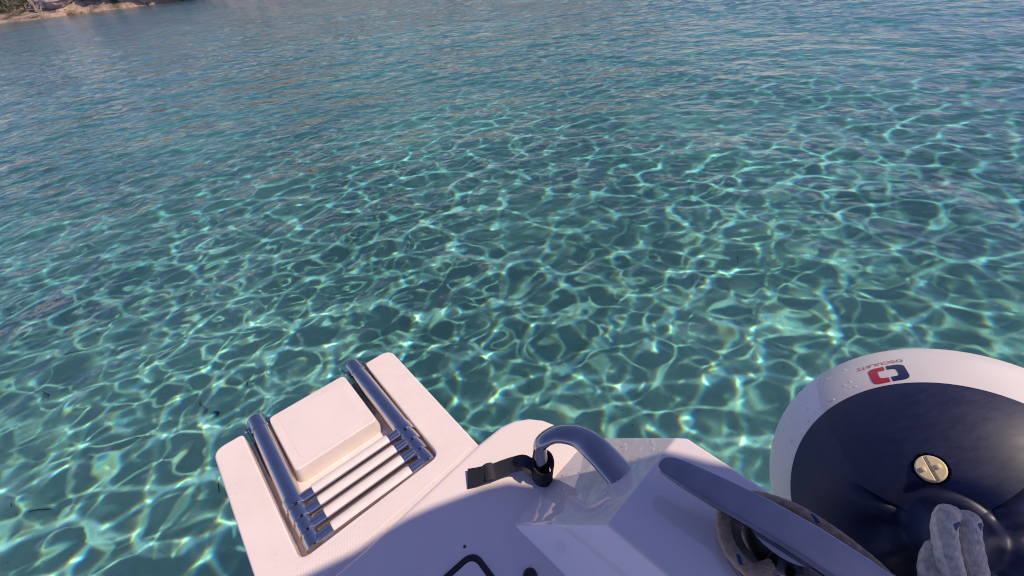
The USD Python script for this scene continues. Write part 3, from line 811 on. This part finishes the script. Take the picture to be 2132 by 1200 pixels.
vd = unit(hit_ball(1938, 976) - FC)
vth, vph = math.acos(vd @ AX), math.atan2(vd @ fy, vd @ fx)


def navy_radius(T, P):
    """swelling towards the moulded lug at the pole, with ribs running into it and a dimple for the valve"""
    r = FR + 0.0022 + 0.0 * T
    d = P - vph
    rib = np.cos(4 * (d - PI / 4)) ** 2
    r = r - 0.020 * np.exp(-((T - 0.32) / 0.10) ** 2) * rib * np.where(np.cos(d) > 0.55, 0.0, 1.0)
    r = r - 0.012 * np.exp(-((T - 0.22) / 0.05) ** 2)
    r = r + 0.050 * np.exp(-(T / 0.135) ** 4)
    q = np.arccos(np.clip(np.cos(T) * math.cos(vth) + np.sin(T) * math.sin(vth) * np.cos(d), -1, 1))
    return r - 0.010 * (q < 0.078)


fender.part('navy_end', zone(0.0, CAP, 150, 300, navy_radius), M['fender_navy'], angle=50)
vc = FC + vd * (FR - 0.010); va, vb = unit(np.cross(vd, AX)), None
vb = np.cross(vd, va)
slot_dir = unit(hit_ball(1928, 955) - hit_ball(1950, 993)); slot_dir = unit(slot_dir - (slot_dir @ vd) * vd); cross_dir = np.cross(vd, slot_dir)
# the plug: two half discs with a slot between, on a thin base, and two small bosses
valve = fender.part('valve_plug', tube([vc + vd * s for s in (0.0, .0105, .011)], [.0190, .0190, .0180], 40, hint=slot_dir), M['valve'], angle=30)
for sg in (-1, 1):
    a = np.linspace(-PI / 2, PI / 2, 20)
    o = [(0.0022, -.0176)] + [(max(0.0022, .0182 * math.cos(t)), .0182 * math.sin(t)) for t in a[1:-1]] + [(0.0022, .0176)]
    m = slab(o, 0.0095, 0.0150, r=0.0012, steps=3, world=False)
    vv = vc + sg * m[0][:, :1] * cross_dir + sg * m[0][:, 1:2] * slot_dir + m[0][:, 2:3] * vd
    fender.part('half', (vv, m[1]), M['valve'], under=valve)
    fender.part('boss', tube([vc + sg * cross_dir * .0092 + vd * s for s in (.0150, .0172, .0180)], [.0036, .0034, .0018], 16), M['valve'], under=valve)

# the maker's mark, printed upside down as seen from the boat
lc = hit_ball(1849, 778); ln = unit(lc - FC)
lx = unit(hit_ball(1889, 771) - hit_ball(1809, 786)); lx = unit(lx - (lx @ ln) * ln); ly = np.cross(ln, lx)
if ly @ up < 0:
    ly = -ly


def wrap(xy, lift):
    p = ln * FR + xy[:, :1] * lx + xy[:, 1:2] * ly
    return FC + p / np.linalg.norm(p, axis=1, keepdims=True) * (FR + lift)


def printed(poly, lift=0.0007):
    tri_v, tri_f = trimesh.creation.triangulate_polygon(poly, engine='earcut')
    for _ in range(2):
        tri_v, tri_f = trimesh.remesh.subdivide(np.column_stack([tri_v[:, :2], np.zeros(len(tri_v))]), tri_f)
    v = wrap(tri_v[:, :2], lift)
    n = np.cross(v[tri_f[0, 1]] - v[tri_f[0, 0]], v[tri_f[0, 2]] - v[tri_f[0, 0]])
    return v, (tri_f if n @ ln > 0 else tri_f[:, ::-1])


pxm = np.linalg.norm(hit_ball(1889, 771) - hit_ball(1809, 786)) / 80.0
pym = np.linalg.norm(hit_ball(1846, 765) - hit_ball(1851, 791)) / 26.0
W2, H2 = 38 * pxm, 16 * pym
outer = Polygon(rounded([(0.07 * W2, -H2), (W2, -H2), (W2, H2), (0.07 * W2, H2)], [0, .45 * W2, .45 * W2, 0]))
inner = Polygon(rounded([(-0.2 * W2, -.48 * H2), (.52 * W2, -.48 * H2), (.52 * W2, .48 * H2), (-.2 * W2, .48 * H2)], [0, .24 * W2, .24 * W2, 0]))
half = outer.difference(inner)
from shapely import affinity
fender.part('logo_navy_half', printed(half), M['print_navy'], angle=80)
fender.part('logo_red_half', printed(affinity.scale(half, -1, 1, origin=(0, 0))), M['print_red'], angle=80)
tm = meshkit.text_mesh('OSCULATI', 1.0, 0.01)
word_w = tm.bounds[1, 0] - tm.bounds[0, 0]; tv = tm.vertices - [tm.bounds[0, 0] + word_w / 2, 0.5, 0]
word = np.column_stack([tv[:, 0] / word_w * 100 * pxm, tv[:, 1] * 8.0 * pym])
wx = -word + np.array([-8 * pxm, 0 * pym + H2 + 9.0 * pym])
top_faces = tm.faces[(tm.face_normals[:, 2] > 0.5)]
for sel, nm, ma in ((wx[:, 0] > wx[:, 0].max() - 13 * pxm, 'lettering_first', 'print_navy'), (wx[:, 0] <= wx[:, 0].max() - 13 * pxm, 'lettering', 'print_red')):
    fsel = top_faces[sel[top_faces].all(1)]
    if len(fsel):
        v = wrap(wx, 0.0008)
        n = np.cross(v[fsel[0, 1]] - v[fsel[0, 0]], v[fsel[0, 2]] - v[fsel[0, 0]])
        fender.part(nm, (v, fsel if n @ ln > 0 else fsel[:, ::-1]), M[ma], angle=80)

rng = np.random.default_rng(5)
pp, nn_ = [], []
for _ in range(90):
    q = hit_ball(rng.uniform(1605, 1795), rng.uniform(740, 940)); d = unit(q - FC)
    if math.acos(d @ AX) > CAP + 0.03 and d @ unit(EYE - FC) > 0.25:
        pp.append(FC + d * FR); nn_.append(d)
fender.part('water_drops', drops(pp, nn_, rng.gamma(1.6, .0006, len(pp)) + .0007), M['drop'], kind='stuff', angle=60)

# ------------------------------------------------------------------ ropes
def rope(name, path, r, material, label, n=90):
    p = smooth_path(path, n)
    m, nr, st = rope_mesh(p, r)
    single(name, m, material, label, 'rope', uv=st, normals=nr)


rz = GUNWALE
cq = lambda a, b, z: B(a, b, z)
rope('mooring_rope', [B(.400, .020, rz + .020), B(.376, .036, rz + .018), B(.381, .072, rz + .019), B(.408, .098, rz + .022), B(.440, .104, rz + .028), B(.466, .084, rz + .034), B(.486, .045, rz + .036), B(.494, .005, rz + .034),
                      B(.496, -.04, rz + .030), B(.490, -.085, rz + .026), B(.47, -.12, rz + .022), B(.43, -.11, rz + .018), B(.405, -.06, rz + .017), B(.395, -.01, rz + .017)], 0.0108, M['rope_tan'],
     'tan mooring rope with blue flecks turned round the cleat', 160)
kp = FC + AX * (FR + 0.030)
k1, k2 = fx, fy
K = lambda x, y, z: kp + x * right * 1.0 + y * unit(up - (up @ AX) * AX * 0.5) + z * AX
rope('fender_rope', [K(-.028, -.16, .035), K(-.030, -.10, .040), K(-.034, -.055, .040), K(-.036, -.022, .030), K(-.026, -.006, .018), K(-.012, -.016, .020), K(-.004, -.050, .034), K(.002, -.090, .040), K(.006, -.15, .035)], 0.0135, M['rope_pale'],
     'pale rope with blue flecks looped low on the left of the fender knot', 260)
rope('fender_rope', [K(.012, -.15, .030), K(.006, -.09, .046), K(-.004, -.045, .054), K(-.014, -.005, .050), K(-.018, .026, .036), K(-.012, .040, .018), K(-.004, .036, .000)], 0.0140, M['rope_pale'],
     'left of the two thick rope strands bent over the fender eye', 220)
rope('fender_rope', [K(.046, -.15, .026), K(.036, -.09, .044), K(.026, -.045, .050), K(.018, -.008, .046), K(.014, .020, .034), K(.016, .032, .016), K(.020, .028, .000)], 0.0140, M['rope_pale'],
     'right of the two thick rope strands bent over the fender eye', 220)
rope('fender_rope', [K(-.05, -.115, .046), K(-.020, -.098, .062), K(.016, -.092, .064), K(.050, -.104, .050), K(.075, -.13, .03)], 0.0130, M['rope_pale'],
     'rope turn lying across the foot of the fender knot', 160)

# ------------------------------------------------------------------ added awning, out of view, its edge shaped to throw the deck shadow
ez = 2.6
edge = [(0.35, -0.62), (0.55, -0.42), (0.95, -0.20), (1.2, -.045), (1.417, .038), (1.483, .066), (1.573, .099), (1.62, .127), (1.667, .149), (1.717, .166), (1.779, .182), (1.831, .194), (1.884, .200), (1.96, .180), (2.038, .142),
        (2.08, .124), (2.115, .107), (2.25, .062), (2.345, .020), (2.384, -.020), (2.44, -.08), (2.55, -.30), (2.55, -.95), (0.75, -1.15), (0.45, -0.95)]
edge = [(x - 0.4 * SUN[0] / SUN[2], y - 0.4 * SUN[1] / SUN[2]) for x, y in edge]
shade_caster = Thing('added_canopy', (0.75, -0.70, DECK), 'added navy awning on a leaning pole, unseen, shaped to cast the deck shadow', 'shade_caster')
cv, cf = slab(rounded(edge, 0), ez, ez + 0.006, r=0.002, steps=2, world=False)
shade_caster.part('fabric', (cv, cf), M['canvas'], angle=30)
shade_caster.part('pole', tube([(0.75, -0.70, DECK), (0.95, -0.62, 1.6), (1.25, -0.45, ez - .01)], .016, 14), M['steel'])
for x, y in ((0.45, -0.62), (1.55, 0.06), (2.1, -0.15), (2.15, -0.8), (0.7, -0.95)):
    shade_caster.part('rib', tube([(1.25, -0.45, ez - .008), (x, y, ez - .008)], .006, 8), M['steel'])

# ------------------------------------------------------------------ dead seagrass leaves on the sand
rng = np.random.default_rng(21)
spots = [(-3.04, 2.45, .2), (-2.69, 2.42, 1.9), (-3.02, 2.09, .6), (-1.80, 2.10, 2.4), (-1.89, 1.87, 2.6), (-2.62, 1.38, .8), (-1.72, 1.43, 2.0), (-2.64, 2.73, .3), (-1.75, 2.17, 1.2), (-3.3, 3.1, .4), (-2.2, 2.9, 2.8), (-2.35, 1.75, .1)]
gl_labels = ['curved dark seagrass leaf on the sea bed, upper of the two furthest left', 'dark seagrass leaf on the sea bed left of the platform, level with the pad', 'lower dark seagrass leaf near the left edge of the picture', 'dark seagrass leaf just left of the upper end of the left ladder tube',
             'dark seagrass leaf on the sea bed close to the outer left corner of the platform', 'dark seagrass leaf nearest the bottom left corner of the picture', 'dark seagrass leaf beside the left edge of the swim platform', 'small dark seagrass leaf well left of and beyond the platform',
             'dark seagrass leaf on the sea bed directly beyond the left ladder tube', 'furthest dark seagrass leaf towards the left edge', 'dark seagrass leaf beyond the platform, left of the right ladder tube', 'dark seagrass leaf in the lower left water between corner and platform',
             'dark seagrass leaf on the sea bed beyond the right platform corner', 'dark seagrass leaf on the sea bed beyond the stern corner', 'dark seagrass leaf in the middle water above the grab handle', 'dark seagrass leaf on the sea bed left of the round fender']
for leaf_at, (x, y, t) in enumerate(spots):
    ln_ = rng.uniform(.05, .10); cur = rng.uniform(-1.6, 1.6); c0 = rng.uniform(-1, 1)
    q, p, hh = [], np.array([x, y, BED_Z + .05]), t
    for i in range(9):
        q.append(p.copy()); hh += (cur + c0 * math.sin(i)) / 8; p = p + np.array([math.cos(hh), math.sin(hh), 0.1 * math.sin(i * 1.3)]) * ln_ / 8
    q = np.array(q); q[:, 2] = bed_height(q[:, 0], q[:, 1]) + 0.012 + 0.004 * np.sin(np.arange(9))
    single('seagrass_leaf', ribbon(q, .007, .002, (0.05, 0.1, 1.0) if False else np.cross(np.gradient(q, axis=0), UPZ)), M['grassleaf'], gl_labels[leaf_at], 'leaf', 'seagrass leaves on the sea bed')

# ------------------------------------------------------------------ the shore: rocks, bushes, a dead branch
M['rock'] = mat('shore_rock', {
    'g': ('geometry', {}), 'n1': ('noise_texture', {'scale': 1.1, 'detail': 7.0, 'roughness': 0.65}), 'n2': ('noise_texture', {'scale': 5.0, 'detail': 5.0, 'roughness': 0.7}),
    'r': ('rgb_ramp', {'ramp': [(0.30, (0.14, 0.10, 0.09)), (0.45, (0.36, 0.27, 0.26)), (0.65, (0.46, 0.36, 0.34))]}), 'b': ('bump', {'strength': 1.0, 'distance': 0.12}), 'p': ('principled_bsdf', {'roughness': 0.9})},
    [('g.position', 'n1.vector'), ('g.position', 'n2.vector'), ('n1.fac', 'r.fac'), ('r.color', 'p.base_color'), ('n2.fac', 'b.height'), ('b.normal', 'p.normal')], 'p.BSDF')
M['leaf'] = mat('bush_leaf', {
    'g': ('geometry', {}), 'n': ('noise_texture', {'scale': 2.2, 'detail': 3.0}), 'r': ('rgb_ramp', {'ramp': [(0.3, (0.022, 0.035, 0.016)), (0.7, (0.06, 0.085, 0.032))]}),
    'd': ('principled_bsdf', {'roughness': 0.6}), 't': ('translucent_bsdf', {}), 'm': ('mix_closure', {'fac': 0.2})},
    [('g.position', 'n.vector'), ('n.fac', 'r.fac'), ('r.color', 'd.base_color'), ('r.color', 't.color'), ('d.BSDF', 'm.closure1'), ('t.BSDF', 'm.closure2')], 'm.closure')


def ground(x, y):
    return float(land_height(np.array([x]), np.array([y]))[0])


rock_labels = ['low pinkish rock at the left end of the rocky bank', 'rounded grey pink rock beside the dead branch', 'broad sloping rock above the narrow sand strip', 'jagged rock with a dark cleft near the waterline',
               'second cleft rock further right along the waterline', 'dark undercut rock where the sand strip narrows', 'long flat rock ledge at the far right end of the shore', 'pale rock on top of the bank behind the clefts',
               'small dark rock at the foot of the long ledge', 'brown rock half buried under the bushes']
rocks = [(-35.2, 2.6, 1.3, .75), (-33.4, 3.2, 1.9, 1.0), (-31.4, 2.6, 2.0, .95), (-29.7, 1.9, 1.3, .9), (-28.2, 1.7, 1.4, .95), (-26.8, 1.6, 1.3, .8), (-24.5, 2.0, 2.4, .7), (-29.6, 4.2, 2.2, 1.1), (-25.9, 1.2, .8, .5), (-37.0, 4.6, 1.6, .8)]
for i, (x, d, s, hgt) in enumerate(rocks):
    ico = trimesh.creation.icosphere(4); p = ico.vertices
    f = 1 + 0.75 * (meshkit.fbm(p * 1.6 + i * 9.1, 5, i) - .5) + 0.25 * (np.abs(meshkit.noise(p * 3.1 + i * 3.7, i + 40) - .5) * -2 + .5)
    y = float(shoreline(np.array([x]))[0]) + d
    q = p * f[:, None] * [s, s * .8, hgt] + [x, y, ground(x, y) + 0.1 * hgt]
    single('rock', (q, ico.faces), M['rock'], rock_labels[i], 'rock', angle=40)


def bush(x, d, rx, rz_, seed, label):
    rng = np.random.default_rng(seed)
    y = float(shoreline(np.array([x]))[0]) + d; g = ground(x, y)
    t = Thing('bush', (x, y, g), label, 'bush')
    stems, leaves = [], []
    for k in range(9):
        a, r = rng.uniform(0, 2 * PI), rng.uniform(.2, .8) * rx
        tip = np.array([x + r * math.cos(a), y + r * math.sin(a), g + rz_ * rng.uniform(.6, 1.1)])
        stems.append(tube(smooth_path([(x + .1 * math.cos(a), y + .1 * math.sin(a), g - .1), (x + r * .4 * math.cos(a), y + r * .4 * math.sin(a), g + rz_ * .4), tip], 8), np.linspace(.05, .015, 9), 6))
    t.part('stem', join(*stems), M['trunk'])
    n = 2600
    u = rng.normal(size=(n, 3)); u /= np.linalg.norm(u, axis=1, keepdims=True); u[:, 2] = np.abs(u[:, 2])
    rad = rng.uniform(.55, 1.0, n) ** .5 * (0.75 + 0.6 * (meshkit.fbm(u * 2.3 + seed, 4, seed)))
    c = u * rad[:, None] * [rx, rx, rz_] + [x, y, g + .15]
    a = rng.normal(size=(n, 3)); a /= np.linalg.norm(a, axis=1, keepdims=True); b = np.cross(a, rng.normal(size=(n, 3))); b /= np.linalg.norm(b, axis=1, keepdims=True)
    sz = rng.uniform(.06, .13, (n, 1))
    v = np.stack([c - a * sz, c + b * sz * .45, c + a * sz, c - b * sz * .45], 1).reshape(-1, 3)
    i = np.arange(n)[:, None] * 4
    t.part('foliage', (v, np.vstack([i + [0, 1, 2], i + [0, 2, 3]])), M['leaf'], angle=0, kind='stuff')


bush(-40.9, 3.9, 2.6, 2.2, 1, 'large dark green bush at the far left above the sand')
bush(-46.5, 6.5, 4.0, 3.0, 2, 'dark bush furthest left, partly beyond the picture edge')
bush(-33.0, 8.0, 2.6, 1.6, 3, 'low dark bush above the rounded rocks of the bank')
bush(-36.5, 9.5, 1.8, 1.2, 4, 'small dark bush between the dead branch and the rounded rocks')
x, d = -37.3, 3.0
y = float(shoreline(np.array([x]))[0]) + d; g = ground(x, y)
dead = Thing('dead_branch', (x, y, g), 'bleached grey dead branch lying on the sand beside the bush', 'branch')
rng = np.random.default_rng(8)
for k in range(16):
    a = rng.uniform(0, PI); l = rng.uniform(.8, 1.7)
    p = [(x + rng.uniform(-.3, .3), y + rng.uniform(-.3, .3), g)]
    for j in range(4):
        a += rng.uniform(-.6, .6); q = p[-1]
        p.append((q[0] + math.cos(a) * l / 4, q[1] + .3 * math.sin(a) * l / 4 + .08, q[2] + abs(math.sin(a)) * l / 4))
    dead.part('twig' if k > 2 else 'limb', tube(smooth_path(p, 12), np.linspace(.07, .02, len(smooth_path(p, 12))), 6), M['trunk'])

say(sky.GetPrim(), kind='structure')
